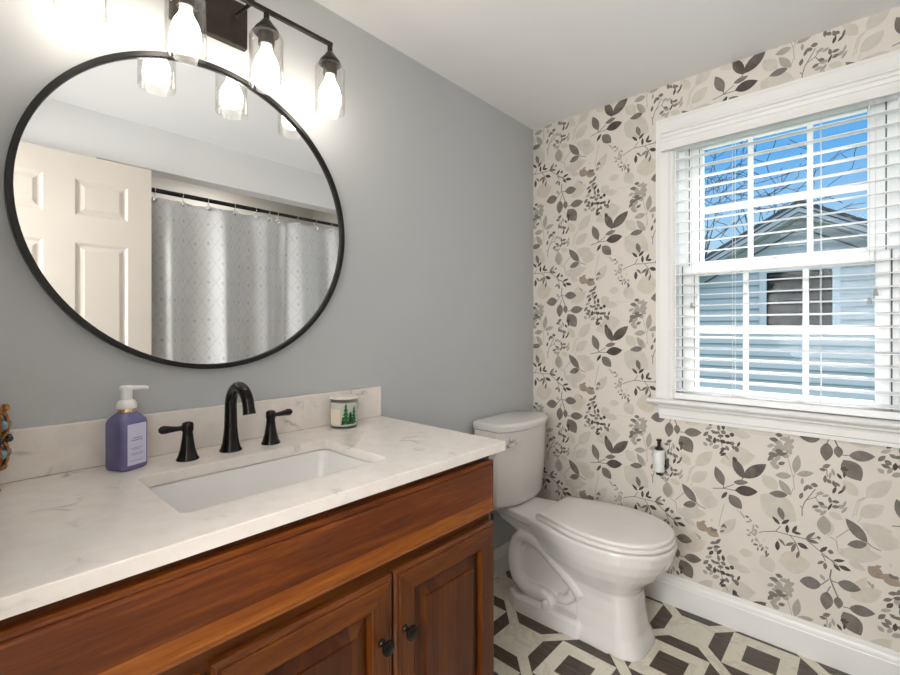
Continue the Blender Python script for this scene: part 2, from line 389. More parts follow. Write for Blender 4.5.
WP_STEMS=[[3,40,262,89,281,69,292,16],[2,30,360,451,343,443,337,407],[2,30,343,452,309,492],[3,40,270,83,287,68,300,9],[3,40,286,523,278,541],[2,20,160,484,174,422,180,385],[2,20,118,473,91,443],[3,20,73,253,30,253,0,253],[2,20,480,179,464,108,460,64],[2,20,458,126,464,108],[2,20,472,41,464,71],[1,22,106,467,90,446],[2,22,66,414,44,360,19,330],[1,28,44,401,33,409,-9,423,-49,421,-98,422,-139,391,-172,367,-181,356],[1,28,517,423,503,446],[1,28,474,422,457,400,447,371],[1,28,428,422,390,438],[1,28,509,397,490,378,460,399],[1,28,381,383,372,360],[1,28,384,380,351,368,336,353],[1,40,356,337,360,307,351,278,338,245],[1,30,383,273,363,299],[1,30,356,297,340,295],[1,30,358,277,367,255],[1,30,326,218,310,219],[1,30,202,7,164,16,121,17],[1,30,164,16,162,40],[1,30,164,16,127,40],[1,30,94,76,110,48],[1,28,263,462,251,451,228,444],[1,28,438,502,438,528,431,554,400,610],[1,22,428,35,400,52,384,78],[1,22,400,52,384,23],[1,28,438,4,444,11],[1,22,373,124,351,110],[1,22,369,169,367,134],[1,22,190,308,183,262,173,212,164,161,145,136]]
# ------------------------------------------------------------------ room shell
H = 2.244; XL = -2.20; YB = -1.50; YA = -2.235
WY0, WY1, WZ0, WZ1 = -1.400, -.705, .885, 2.022      # window opening
bm = B(); box(bm, XL-1.3, .14, YA-.1, .1, -.1, 0); struct(obj('floor', bm, 'floor_tile'))
bm = B(); box(bm, XL-1.3, .14, YA-.1, .1, H, H+.1); struct(obj('ceiling', bm, 'ceiling_paint'))
bm = B(); box(bm, XL-1.3, .14, 0, .1, 0, H); struct(obj('wall_left', bm, 'wall_paint'))
# window wall with its botanical paper
WP_PY, WP_PZ = .526, .528
def clip(poly, x0, x1, z0, z1):
    for ax, lim, sgn in ((0, x0, 1), (0, x1, -1), (1, z0, 1), (1, z1, -1)):
        out = []
        for i in range(len(poly)):
            a, b_ = poly[i-1], poly[i]
            ia = (a[ax]-lim)*sgn >= 0; ib = (b_[ax]-lim)*sgn >= 0
            if ia != ib:
                t_ = (lim-a[ax])/(b_[ax]-a[ax]); out.append((a[0]+t_*(b_[0]-a[0]), a[1]+t_*(b_[1]-a[1])))
            if ib: out.append(b_)
        poly = out
        if len(poly) < 3: return []
    return poly
def leafpoly(b0, z0, t0, t1, w):
    dx, dz = t0-b0, t1-z0; L = math.hypot(dx, dz) or 1e-6
    nx, nz = -dz/L, dx/L; n = 7 if L > .03 else 4; up, dn = [], []
    for i in range(n+1):
        s = i/n; hw = w/2*(max(0, sin(pi*s**.92)))**.85
        up.append((b0+dx*s+nx*hw, z0+dz*s+nz*hw)); dn.append((b0+dx*s-nx*hw, z0+dz*s-nz*hw))
    return up+dn[-2:0:-1]
bm = B()
for (a, b_, c_, d_) in ((YB, WY0, 0, H), (WY1, 0, 0, H), (WY0, WY1, 0, WZ0), (WY0, WY1, WZ1, H)):
    box(bm, 0, .14, a, b_, c_, d_)
REG = ((YB, WY0, .12, H), (WY1, -.0005, .12, H), (WY0, WY1, .12, WZ0-.03), (WY0, WY1, WZ1+.01, H))
def stamp(poly, off, mi):
    ys = [p[0] for p in poly]; zs = [p[1] for p in poly]
    for ky in range(-5, 2):
        for kz in range(-1, 6):
            oy, oz = ky*WP_PY, kz*WP_PZ
            if max(ys)+oy < YB or min(ys)+oy > 0 or max(zs)+oz < .1 or min(zs)+oz > H: continue
            for r in REG:
                q = clip([(y+oy, z+oz) for y, z in poly], *r)
                if len(q) >= 3:
                    try: bm.faces.new([bm.verts.new((-off, y, z)) for y, z in q]).material_index = mi
                    except ValueError: pass
k_ = 0
for t_, wd, *cs in WP_STEMS:
    pts = [(cs[i]/1000, cs[i+1]/1000) for i in range(0, len(cs), 2)]; w_ = wd/10000/2
    for p, q in zip(pts, pts[1:]):
        dx, dz = q[0]-p[0], q[1]-p[1]; L = math.hypot(dx, dz) or 1e-6; nx, nz = -dz/L*w_, dx/L*w_
        stamp([(p[0]+nx, p[1]+nz), (q[0]+nx, q[1]+nz), (q[0]-nx, q[1]-nz), (p[0]-nx, p[1]-nz)], .00060, 1+t_)
for a, b_, c_, d_, w_, t_ in sorted(WP_LEAVES, key=lambda q: {4:0, 3:1, 5:2, 2:3, 1:4, 0:5, 6:5}[q[5]]):
    k_ += 1
    stamp(leafpoly(a/1000, b_/1000, c_/1000, d_/1000, w_/1000), .00030+(.00035 if t_ in (0, 1, 2, 6) else 0)+k_*1.2e-6, 1+t_)
def mesh_raw(name, bm, mats):
    me = bpy.data.meshes.new(name); bm.to_mesh(me); bm.free()
    for m in mats: me.materials.append(M[m])
    o = bpy.data.objects.new(name, me); COL.objects.link(o); return o
struct(mesh_raw('wall_right', bm, ['wallpaper', 'paper_dark', 'paper_mid', 'paper_light', 'paper_faint', 'paper_beige', 'paper_brown', 'paper_brush']))
# far side: tub alcove with a dropped ceiling, the stub wall the door folds against
bm = B(); box(bm, -1.62, .14, YA-.1, YA, 0, H); struct(obj('wall_back', bm, 'hall_paint'))
bm = B(); box(bm, -1.62, 0, YB-.11, YB, 2.022, H); struct(obj('wall_header', bm, 'ceiling_paint'))
bm = B(); box(bm, 0, .14, YA, YB, 0, H); struct(obj('wall_alcove', bm, 'hall_paint'))
bm = B(); box(bm, XL-1.3, -1.62, YB-.11, YB, 0, H); box(bm, -1.72, -1.62, YA, YB-.11, 0, H); struct(obj('wall_front', bm, 'ceiling_paint'))
# entry wall with the doorway the picture is taken from
DY0, DY1, DZ = -1.455, -.72, 2.03
bm = B()
box(bm, XL-.1, XL, DY1, 0, 0, H); box(bm, XL-.1, XL, YB, DY0, 0, H); box(bm, XL-.1, XL, DY0, DY1, DZ, H)
struct(obj('wall_entry', bm, 'wall_paint'))
bm = B()
for s_ in (XL+.0,):
    box(bm, XL, XL+.015, DY1, DY1+.06, 0, DZ+.06); box(bm, XL, XL+.015, DY0, DY1, DZ, DZ+.06)
struct(obj('trim_1', bm, 'trim_white', bevel=.003))
bm = B(); box(bm, XL-1.4, XL-1.3, YB-.1, .1, 0, H); struct(obj('wall_hall', bm, 'hall_paint'))

# baseboards (moulded cap)
def base_prof():
    return [(0, 0), (.0155, 0), (.0155, .088), (.0135, .092), (.0135, .096), (.0115, .104), (.0075, .112), (.0065, .118), (.0045, .1272), (0, .1272)]
bm = B(); extrude(bm, [(-p[0], p[1]) for p in base_prof()], 'y', YB, 0)       # along the window wall
struct(obj('baseboard_right', bm, 'trim_white'))
bm = B(); extrude(bm, [(-p[0], p[1]) for p in base_prof()], 'x', -1.06, -.0155)
struct(obj('baseboard_left', bm, 'trim_white'))
bm = B(); extrude(bm, [(YB+p[0], p[1]) for p in base_prof()], 'x', XL, -1.53)
struct(obj('baseboard_front', bm, 'trim_white'))

# ------------------------------------------------------------------ window
win = sgroup('window_1', (0, (WY0+WY1)/2, WZ0))
# casing: moulded boards round the opening
prof = [(0, 0), (0, .010), (.006, .0135), (.016, .0135), (.020, .0175), (.056, .0205), (.062, .024), (.070, .024), (.070, 0)]   # (in from inner edge outwards, out of wall)
bm = B()
CT = 2.091
L_ = WY1; 
loft(bm, [[(-t_, L_+s_, WZ0) for s_, t_ in prof], [(-t_, L_+s_, WZ1+s_*(CT-WZ1)/.07) for s_, t_ in prof]])
L2 = WY0
loft(bm, [[(-t_, L2-s_, WZ0) for s_, t_ in prof], [(-t_, L2-s_, WZ1+s_*(CT-WZ1)/.07) for s_, t_ in prof]])
loft(bm, [[(-t_, L2-s_, WZ1+s_*(CT-WZ1)/.07) for s_, t_ in prof], [(-t_, L_+s_, WZ1+s_*(CT-WZ1)/.07) for s_, t_ in prof]])
obj('window_casing', bm, 'trim_white', win)
# stool with rounded nose and moulded apron
bm = B()
nose = [(-.052, .866), (-.058, .871), (-.0595, .8765), (-.057, .882), (-.050, .8855), (0, .8855), (0, .861), (-.046, .861)]
extrude(bm, [(p[0], p[1]) for p in nose], 'y', WY0-.095, WY1+.097)
box(bm, 0, .045, WY0, WY1, .861, .8855)
obj('window_stool', bm, 'trim_white', win)
bm = B()
ap = [(-.001, .861), (-.034, .861), (-.034, .852), (-.026, .846), (-.0235, .838), (-.0235, .815), (-.018, .811), (-.018, .798), (-.001, .798)]
extrude(bm, ap, 'y', WY0-.075, WY1+.058)
obj('window_apron', bm, 'trim_white', win)
# jamb liner
bm = B()
box(bm, .0, .14, WY1-.006, WY1, WZ0, WZ1); box(bm, .0, .14, WY0, WY0+.006, WZ0, WZ1); box(bm, .0, .14, WY0, WY1, WZ1-.006, WZ1)
box(bm, .045, .16, WY0, WY1, .861, .893)
obj('jamb', bm, 'vinyl_white', win)
bm = B()
box(bm, .046, .112, WY1-.030, WY1-.006, WZ0, WZ1-.006); box(bm, .046, .112, WY0+.006, WY0+.030, WZ0, WZ1-.006)
obj('jamb_track', bm, 'vinyl_white', win)
# sashes
def sash(name, x, d, yo0, yo1, z0, z1, g, m1, m2, mz):
    gy0, gy1 = yo0, yo1; yo0, yo1 = WY0+.026, WY1-.026
    """outer y range, z range; g = glass opening (y0,y1,z0,z1); two upright bars, one cross bar"""
    bm = B(); a, b_, c_, e_ = g
    box(bm, x-d, x+d, yo0, a, z0, z1); box(bm, x-d, x+d, b_, yo1, z0, z1)
    box(bm, x-d, x+d, a, b_, z0, c_); box(bm, x-d, x+d, a, b_, e_, z1)
    # glazing bead
    s = obj(name, bm, 'vinyl_white', win, bevel=.003)
    for mm in (m1, m2):
        q = B(); box(q, x-.006, x+.006, mm-.0088, mm+.0088, c_, e_); obj('glazing_bar', q, 'vinyl_white', s)
    q = B(); box(q, x-.0055, x+.0055, a, b_, mz-.012, mz+.012); obj('glazing_bar', q, 'vinyl_white', s)
    q = B(); box(q, x-.0015, x+.0015, a-.004, b_+.004, c_-.004, e_+.004); obj('pane', q, 'window_glass', s)
    q = B()
    box(q, x-d-.0012, x-d, gy1-.0032, gy1+.0002, z0, z1); obj('gasket', q, 'gap_dark', s)
    q = B(); box(q, x-d-.0012, x-d, gy0-.0002, gy0+.0032, z0, z1); obj('gasket', q, 'gap_dark', s)
    q = B(); box(q, x-d-.0008, x-d, b_+.0118, b_+.0140, c_, e_); obj('gasket', q, 'gap_dark', s)
    return s
sash('lower_sash', .052, .014, -1.378, -.724, .893, 1.455, (-1.335, -.785, .937, 1.411), -.957, -1.1465, 1.178)
sash('upper_sash', .094, .014, -1.365, -.740, 1.425, 2.010, (-1.316, -.795, 1.470, 1.958), -.966, -1.156, 1.690)
bm = B(); box(bm, .030, .048, -1.07, -1.035, 1.448, 1.464); box(bm, .022, .034, -1.062, -1.043, 1.452, 1.460)
obj('sash_lock', bm, 'vinyl_white', win, bevel=.002)

# ------------------------------------------------------------------ venetian blind
bl = thing('window_blind', 'white slatted venetian blind hanging open in the window', 'blind', (0, -1.0525, .888))
bm = B()
va = [(-.026, 2.024), (-.056, 2.024), (-.057, 2.016), (-.050, 2.012), (-.049, 2.002), (-.044, 1.999), (-.042, 1.986), (-.038, 1.984), (-.038, 1.966), (-.045, 1.962), (-.046, 1.946), (-.026, 1.946)]
extrude(bm, va, 'y', -1.442, -.664)
obj('valance', bm, 'trim_white', bl)
bm = B(); box(bm, -.024, .030, -1.397, -.709, 1.968, 2.012); obj('headrail', bm, 'slat_white', bl)
SY0, SY1 = -1.396, -.709; TILT = .105      # room edge slightly lower
for k in range(-12, 12):
    z = 1.457+.0445*k
    bm = B(); pr = []
    for i in range(7):
        x = -.022+.050*i/6; pr.append((x, z+.0028+.0016*sin(pi*i/6)+(x+.022)*TILT))
    for i in range(6, -1, -1):
        x = -.022+.050*i/6; pr.append((x, z+.0016*sin(pi*i/6)+(x+.022)*TILT))
    extrude(bm, pr, 'y', SY0, SY1)
    obj('slat', bm, 'slat_white', bl, smooth=True, auto=40)
bm = B(); box(bm, -.021, .027, SY0, SY1, .889, .914); obj('bottom_rail', bm, 'slat_white', bl, bevel=.003)
for y in (-.924, -1.193):
    bm = B(); tube(bm, [(-.0235, y, .916), (-.0235, y, 1.968)], .0009, 6); tube(bm, [(.0295, y, .916), (.0295, y, 1.968)], .0009, 6)
    obj('ladder_cord', bm, 'cord_white', bl)
def tassel(y, x, z):
    bm = B(); tube(bm, [(x, y, z+.008), (x, y, 1.966)], .0010, 6); c_ = obj('lift_cord', bm, 'cord_white', bl)
    bm = B(); lathe(bm, [(.0028, .022), (.004, .020), (.0055, .008), (.0072, 0), (.0060, -.001)], (x, y, z-.012), n=14)
    obj('tassel', bm, 'tassel_grey', c_, smooth=True, auto=40)
tassel(-.780, -.032, 1.284); tassel(-1.336, -.031, 1.309); tassel(-1.321, -.034, 1.282)

# ------------------------------------------------------------------ outside
bm = B(); box(bm, -.2+.6, 40, -25, 30, -3.2, -3.0); struct(obj('ground', bm, 'lawn'))
hx = 7.4; PKY, PKZ = -.50, 3.14; SL = .565
nh = thing('neighbour_house', 'pale blue sided gable house with a dark window, seen through the window', 'house', (hx, PKY, -3.0))
WL, WR = 2.75, -4.2       # wall extents
lap = .205
bm = B()
z = -3.0; k = 0
NWY0, NWY1, NWZ0, NWZ1 = -.90, -.03, 1.215, 2.135
pts_zone = []
while z < PKZ-.10:
    z1 = min(z+lap, PKZ-.10)
    def yspan(zz):
        h_ = (PKZ-.10-zz)/SL
        return max(WR, PKY-h_), min(WL, PKY+h_)
    segs = []
    a0, b0 = yspan(z+.0); a1, b1 = yspan(z1)
    if z1 > NWZ0 and z < NWZ1: segs = [((a0, a1), (NWY0-.08,)*2), ((NWY1+.08,)*2, (b0, b1))]
    else: segs = [((a0, a1), (b0, b1))]
    for (r0, r1), (l0, l1) in [((s[1]), (s[0])) for s in segs]:
        if r0-l0 < .02: continue
        g_ = .016
        loft(bm, [[(hx+.005, l0, z), (hx+.005, r0, z), (hx+.10, r0, z), (hx+.10, l0, z)], [(hx+.005, l0, z+g_), (hx+.005, r0, z+g_), (hx+.10, r0, z+g_), (hx+.10, l0, z+g_)]])
        bot = [(hx-.030, l0, z+g_), (hx-.030, r0, z+g_), (hx+.10, r0, z+g_), (hx+.10, l0, z+g_)]
        top = [(hx-.002, min(l1, r1), z1), (hx-.002, r1, z1), (hx+.10, r1, z1), (hx+.10, min(l1, r1), z1)]
        loft(bm, [bot, top])
    z += lap
obj('siding_wall', bm, 'siding', nh)
bm = B(); box(bm, hx+.10, hx+3.4, WR, WL, -3, 1.0); obj('house_body', bm, 'siding', nh)
# roof planes and rake boards
def slope(sgn, x0, x1, off, th, w):
    yy = PKY+sgn*w; zz = PKZ-SL*w
    pts0 = [(PKY, PKZ+off), (yy, zz+off), (yy, zz+off+th), (PKY, PKZ+off+th)]
    return pts0, x0, x1
for sgn, w in ((1, 3.6), (-1, 4.1)):
    bm = B(); p_, a, b_ = slope(sgn, hx-.34, hx+3.6, .06, .05, w); extrude(bm, p_, 'x', a, b_); obj('roof_plane', bm, 'roof_dark', nh)
    bm = B(); p_, a, b_ = slope(sgn, 0, 0, -.09, .15, w); extrude(bm, p_, 'x', hx-.36, hx-.33); obj('rake_board', bm, 'rake_white', nh)
    bm = B(); p_, a, b_ = slope(sgn, 0, 0, -.02, .025, w); extrude(bm, p_, 'x', hx-.365, hx-.36)
    p_, a, b_ = slope(sgn, 0, 0, .045, .03, w); extrude(bm, p_, 'x', hx-.375, hx-.36); obj('drip_edge', bm, 'rake_line', nh)
    bm = B(); p_, a, b_ = slope(sgn, 0, 0, -.14, .04, w); extrude(bm, p_, 'x', hx-.33, hx+.02); obj('soffit_board', bm, 'rake_white', nh)
    bm = B(); p_, a, b_ = slope(sgn, 0, 0, -.30, .15, 1.42); extrude(bm, p_, 'x', hx-.045, hx-.02); obj('frieze_board', bm, 'rake_white', nh)
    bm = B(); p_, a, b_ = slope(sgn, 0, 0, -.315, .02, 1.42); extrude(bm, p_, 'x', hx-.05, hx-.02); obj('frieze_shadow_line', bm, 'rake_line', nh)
# its window
nw = None
bm = B()
box(bm, hx-.05, hx+.02, NWY0-.10, NWY0, NWZ0-.09, NWZ1+.10); box(bm, hx-.05, hx+.02, NWY1, NWY1+.10, NWZ0-.09, NWZ1+.10)
box(bm, hx-.05, hx+.02, NWY0, NWY1, NWZ1, NWZ1+.10); box(bm, hx-.05, hx+.02, NWY0, NWY1, NWZ0-.09, NWZ0)
nw = obj('house_window', bm, 'neighbour_trim', nh)
bm = B(); box(bm, hx-.01, hx+.06, NWY0, NWY1, NWZ0, NWZ1); obj('pane', bm, 'dark_screen', nw)
bm = B()
for i in range(8):
    zz = NWZ0+.05+i*.115; box(bm, hx-.016, hx-.01, NWY0+.03, NWY1-.03, zz, zz+.022)
box(bm, hx-.020, hx-.012, NWY0, NWY1, (NWZ0+NWZ1)/2-.02, (NWZ0+NWZ1)/2+.02)
obj('shade_slats', bm, 'inner_blind', nw)

# bare trees beyond the house
def tree(name, label, base, top, seed, r0, depth, spread, L0):
    random.seed(seed); bm = B()
    def grow(p, d, L, r, lev):
        q = p; pts = [p]; rr = [r]
        for i in range(3):
            d = (d+Vector((random.uniform(-1,1), random.uniform(-1,1), random.uniform(-.7,.7)))*.24).normalized()
            q = q+d*L/3; pts.append(q); rr.append(max(.013, r*(1-.14*(i+1))))
        tube(bm, pts, rr, 5 if lev < 3 else 3, caps=False)
        if lev >= depth: return
        for i in range(3 if lev < 4 else 2):
            a = random.uniform(0, 2*pi); u, w = frame_of(d)
            nd = (d*.75+(u*cos(a)+w*sin(a))*spread*random.uniform(.6, 1.1)).normalized()
            grow(pts[random.choice((2, 3, 3))], nd, L*random.uniform(.70, .86), rr[-1]*.74, lev+1)
    grow(Vector(base), Vector(top).normalized(), L0, r0, 0)
    me_ = obj(name, bm, 'bark', loc=base)
    tag(me_, label, 'tree'); return me_
tree('bare_tree', 'leafless tree whose dark branches reach over the neighbouring roof', (22.5, 7.4, -3.0), (.0, -.10, 1), 4, .32, 7, .85, 4.0)
# ------------------------------------------------------------------ vanity
CZ, CB, CYF, CXR = .872, .846, -.568, -1.0486
CXL = XL+.001
FX1 = -1.096; FX0 = -2.185
def rect_rings(bm, x0, x1, z0, z1, y, rings, side_m=(0,0,0,0), cap=True, cap_m=0, sgn=-1):
    """nested rectangles on a plane facing -y: (inset, height towards the viewer)"""
    R = []
    for ins, dp in rings:
        R.append([bm.verts.new((x, y+sgn*dp, z)) for x, z in ((x0+ins, z0+ins), (x1-ins, z0+ins), (x1-ins, z1-ins), (x0+ins, z1-ins))])
    for a, b_ in zip(R, R[1:]):
        for k in range(4):
            bm.faces.new((a[k], a[(k+1) % 4], b_[(k+1) % 4], b_[k])).material_index = side_m[k]
    if cap: bm.faces.new(R[-1]).material_index = cap_m
vc = thing('vanity_cabinet', 'reddish brown cherry vanity cabinet with raised panel doors under the white countertop', 'cabinet', ((FX0+FX1)/2, -.28, 0))
bm = B()
box(bm, FX1-.018, FX1, -.543, -.012, .0, .845, 0)
box(bm, FX0, FX0+.018, -.543, -.012, .0, .845, 0)
box(bm, FX0, FX1, -.030, -.012, .1, .845, 0); box(bm, FX0, FX1, -.53, -.03, .10, .118, 0)
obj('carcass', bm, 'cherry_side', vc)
bm = B()
box(bm, FX0, FX1, -.545, -.526, .812, .8455, 0); box(bm, FX0, FX1, -.545, -.526, .645, .690, 0); box(bm, FX0, FX1, -.545, -.526, .10, .135, 0)
for a, b_ in ((FX1-.03, FX1), (-1.475, -1.435), (-1.865, -1.815), (FX0, FX0+.03)): box(bm, a, b_, -.5445, -.526, .10, .84, 0)
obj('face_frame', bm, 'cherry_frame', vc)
bm = B(); box(bm, FX0, FX1, -.48, -.465, 0, .10); obj('toe_kick', bm, 'toe_dark', vc)
# wide fixed front below the top
bm = B()
FE = [(0, 0), (0, .015), (.0035, .0205), (.0075, .0215), (.0105, .0195), (.0125, .0225), (.016, .0235)]
rect_rings(bm, FX0+.006, FX1-.002, .688, .829, -.545, FE)
bm.faces.ensure_lookup_table()
obj('drawer_front', bm, 'cherry_wide', vc)
def knob(x, z, par, y=-.5685):
    bm = B(); lathe(bm, [(.0085, 0), (.0085, .002), (.0048, .005), (.0045, .012), (.0075, .016), (.0135, .019), (.0155, .0225), (.0150, .0262), (.010, .0285), (0.001, .0292)], (x, y, z), (0, -1, 0), 24)
    return obj('knob', bm, 'bronze_black', par, smooth=True, auto=50)
def cab_door(x0, x1, z0, z1, kx, kz, name='door'):
    bm = B()
    rings = [(0, 0), (0, .015), (.004, .0205), (.0085, .0215), (.0115, .0195), (.0135, .0230), (.017, .0235), (.054, .0235), (.057, .0215), (.0585, .0120), (.060, .0055)]
    rect_rings(bm, x0, x1, z0, z1, -.545, rings, (1, 0, 1, 0), cap=False)
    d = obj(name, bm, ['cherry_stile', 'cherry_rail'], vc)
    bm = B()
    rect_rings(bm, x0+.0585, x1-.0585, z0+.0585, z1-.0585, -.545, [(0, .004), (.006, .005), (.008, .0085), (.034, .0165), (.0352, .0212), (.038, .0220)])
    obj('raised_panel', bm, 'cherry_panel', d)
    if kx: knob(kx, kz, d)
    return d
cab_door(-1.452, -1.096, .125, .663, -1.426, .531)
cab_door(-1.824, -1.4575, .125, .661, -1.492, .532)
for z0, z1 in ((.49, .651), (.32, .484), (.125, .314)):
    bm = B(); rect_rings(bm, FX0+.006, -1.836, z0, z1, -.545, FE)
    d = obj('drawer', bm, 'cherry_wide', vc); knob((FX0-1.836)/2, (z0+z1)/2, d)
bm = B(); lathe(bm, [(.0042, -.008), (.0042, .012)], (-1.0945, -.556, .671), (0, 0, 1), 12); obj('hinge', bm, 'bronze_black', vc, smooth=True, auto=40)

# countertop with the sink cut-out
SX0, SX1, SYF, SYR = -1.832, -1.379, -.4575, -.176
bm = B()
hole = rrect((SX0+SX1)/2, (SYF+SYR)/2, (SX1-SX0)/2, (SYR-SYF)/2, .018, 6)
outer = [(CXL, CYF), (CXR, CYF), (CXR, -.0015), (CXL, -.0015)]
def loopv(pts, z): return [bm.verts.new((x, y, z)) for x, y in pts]
ed = []
vo_ = loopv(outer, CZ); vh = loopv(hole, CZ)
for L in (vo_, vh):
    for i in range(len(L)): ed.append(bm.edges.new((L[i-1], L[i])))
res = bmesh.ops.triangle_fill(bm, use_beauty=True, edges=ed)
fs = [f for f in res['geom'] if isinstance(f, bmesh.types.BMFace)]
ex = bmesh.ops.extrude_face_region(bm, geom=fs)
bmesh.ops.translate(bm, verts=[v for v in ex['geom'] if isinstance(v, bmesh.types.BMVert)], vec=(0, 0, CB-CZ))
ct = obj('countertop', bm, 'quartz', bevel=.0018, loc=((CXL+CXR)/2, -.28, CZ))
tag(ct, 'white grey-veined stone countertop with a rectangular sink cut-out', 'countertop')
bm = B(); box(bm, CXL, CXR, -.0205, -.0012, CZ+.0005, .978)
tag(obj('backsplash', bm, 'quartz', bevel=.0018, loc=((CXL+CXR)/2, -.01, CZ)), 'low stone backsplash standing on the countertop against the grey wall', 'backsplash')
# basin
scx, scy = (SX0+SX1)/2, (SYF+SYR)/2; hx_, hy_ = (SX1-SX0)/2, (SYR-SYF)/2
bm = B()
def rr(dx, z, r, dz=0): return [(x, y, z) for x, y in rrect(scx, scy, hx_+dx, hy_+dx, r, 6)]
loft(bm, [rr(.028, .8445, .03), rr(.004, .8445, .026), rr(.001, .842, .026), rr(-.004, .82, .03), rr(-.022, .745, .042), rr(-.034, .722, .05), rr(-.055, .712, .045), rr(-.10, .708, .03)], cap0=False, cap1=True)
loft(bm, [rr(.028, .8444, .03), rr(.024, .80, .03), rr(.0, .70, .04), rr(-.08, .69, .03)], cap0=False, cap1=True)
sk = obj('sink_basin', bm, 'basin_white', smooth=True, auto=35, loc=(scx, scy, .69))
tag(sk, 'white rectangular undermount sink basin below the countertop', 'sink')
bm = B(); lathe(bm, [(.022, 0), (.022, .002), (.016, .003), (.014, .001), (.002, .001)], (scx, scy, .7085), n=24); obj('drain', bm, 'bronze_black', sk, smooth=True, auto=40)

# ------------------------------------------------------------------ faucet
FXc, FYc = -1.608, -.098
fa = thing('faucet', 'dark oil-rubbed bronze gooseneck faucet with two lever handles behind the sink', 'faucet', (FXc, FYc, CZ))
bm = B()
lathe(bm, [(.0275, 0), (.0275, .003), (.0245, .007), (.0205, .020), (.0178, .040), (.0160, .060)], (FXc, FYc, CZ), n=28, cap1=False)
pts = [(FXc, FYc, CZ+.058)]; rad = [.0160]
for i in range(1, 5): pts.append((FXc, FYc, CZ+.058+.057*i/4)); rad.append(.0160-.0015*i/4)
cy_, cz_, R_ = FYc-.053, CZ+.115, .053
for i in range(1, 15):
    a = radians(180-i*12.3); pts.append((FXc, cy_-R_*cos(a)*1.0, cz_+R_*sin(a))); rad.append(.0145-.0005*i/14)
e_ = Vector(pts[-1]); dd = (Vector(pts[-1])-Vector(pts[-2])).normalized()
pts += [e_+dd*.008, e_+dd*.016]; rad += [.0145, .0155]
tube(bm, pts, rad, 24)
obj('spout', bm, 'bronze_black', fa, smooth=True, auto=50)
for sx, hx0 in ((-1, -1.712), (1, -1.504)):
    bm = B()
    lathe(bm, [(.0250, 0), (.0250, .003), (.0215, .008), (.0165, .026), (.0125, .052), (.0112, .066), (.0128, .071), (.0130, .083), (.0115, .088), (.006, .0905), (0.0005, .091)], (hx0, -.105, CZ), n=28)
    h_ = obj('handle', bm, 'bronze_black', fa, smooth=True, auto=50)
    bm = B()
    z_ = CZ+.077
    tube(bm, [(hx0+sx*.008, -.105, z_), (hx0+sx*.022, -.1055, z_), (hx0+sx*.038, -.106, z_+.001), (hx0+sx*.050, -.1065, z_+.002), (hx0+sx*.057, -.107, z_+.002), (hx0+sx*.062, -.107, z_+.002)], [.0062, .0058, .0078, .0098, .0088, .004], 18, squash=(.9, 1))
    obj('lever', bm, 'bronze_black', h_, smooth=True, auto=50)

# ------------------------------------------------------------------ soap bottle
SXc, SYc = -1.829, -.078; ang = radians(24)
so = thing('soap_bottle', 'violet foaming hand soap bottle with a white pump left of the faucet', 'soap dispenser', (SXc, SYc, CZ))
def rotp(x, y, z): return (SXc+x*cos(ang)-y*sin(ang), SYc+x*sin(ang)+y*cos(ang), z)
bm = B()
def sq(h, r, z, hy=None): return [rotp(x, y, z) for x, y in rrect(0, 0, h, hy or h, r, 5)]
z0 = CZ
loft(bm, [sq(.026, .010, z0+.0003), sq(.0300, .012, z0+.003), sq(.0315, .013, z0+.008), sq(.0315, .013, z0+.104), sq(.0295, .014, z0+.112), sq(.0235, .016, z0+.121), sq(.0185, .0175, z0+.1265), sq(.0180, .0175, z0+.128)])
obj('bottle', bm, 'soap_violet', so, smooth=True, auto=30)
bm = B(); lathe(bm, [(.0172, .1278), (.0172, .133), (.0165, .135)], (SXc, SYc, z0), n=28); obj('collar', bm, 'gold', so, smooth=True, auto=40)
bm = B(); lathe(bm, [(.0185, .1355), (.0195, .1365), (.0195, .1465), (.0165, .152), (.0115, .155), (.0112, .175), (.0135, .178), (.0138, .184), (.010, .1865)], (SXc, SYc, z0), n=28)
na = radians(-24); dx_, dy_ = cos(na), sin(na)
tube(bm, [(SXc-.010*dx_, SYc-.010*dy_, z0+.1805), (SXc+.012*dx_, SYc+.012*dy_, z0+.1812), (SXc+.034*dx_, SYc+.034*dy_, z0+.1812), (SXc+.041*dx_, SYc+.041*dy_, z0+.1795)], [.0085, .0065, .0048, .0042], 14, squash=(1, .8))
obj('pump', bm, 'pump_white', so, smooth=True, auto=45)
def onface(x, z, off=.0004): return rotp(x, -.0315-off, z)
bm = B()
q = [onface(-.0215, z0+.012), onface(.0215, z0+.012), onface(.0215, z0+.103), onface(-.0215, z0+.103)]
q2 = [onface(-.0215, z0+.012, 0.0), onface(.0215, z0+.012, 0.0), onface(.0215, z0+.103, 0.0), onface(-.0215, z0+.103, 0.0)]
loft(bm, [q, q2]); lb = obj('label', bm, 'label_white', so)
bm = B(); random.seed(3)
def words(x0, x1, z, h, wmin, wmax, gap):
    x = x0
    while x < x1-wmin:
        w = min(random.uniform(wmin, wmax), x1-x)
        loft(bm, [[onface(x, z, .0005), onface(x+w, z, .0005), onface(x+w, z+h, .0005), onface(x, z+h, .0005)], [onface(x, z, .0007), onface(x+w, z, .0007), onface(x+w, z+h, .0007), onface(x, z+h, .0007)]])
        x += w+gap
words(-.010, .012, z0+.0705, .0020, .0011, .0016, .0007); words(-.0135, .0145, z0+.0655, .0020, .0011, .0016, .0007)
for zz, a in ((.0490, .013), (.0455, .011), (.0370, .014), (.0335, .012), (.0210, .0165)): words(-a, a, z0+zz, .0009, .002, .005, .0009)
obj('label_print', bm, 'label_ink', lb)

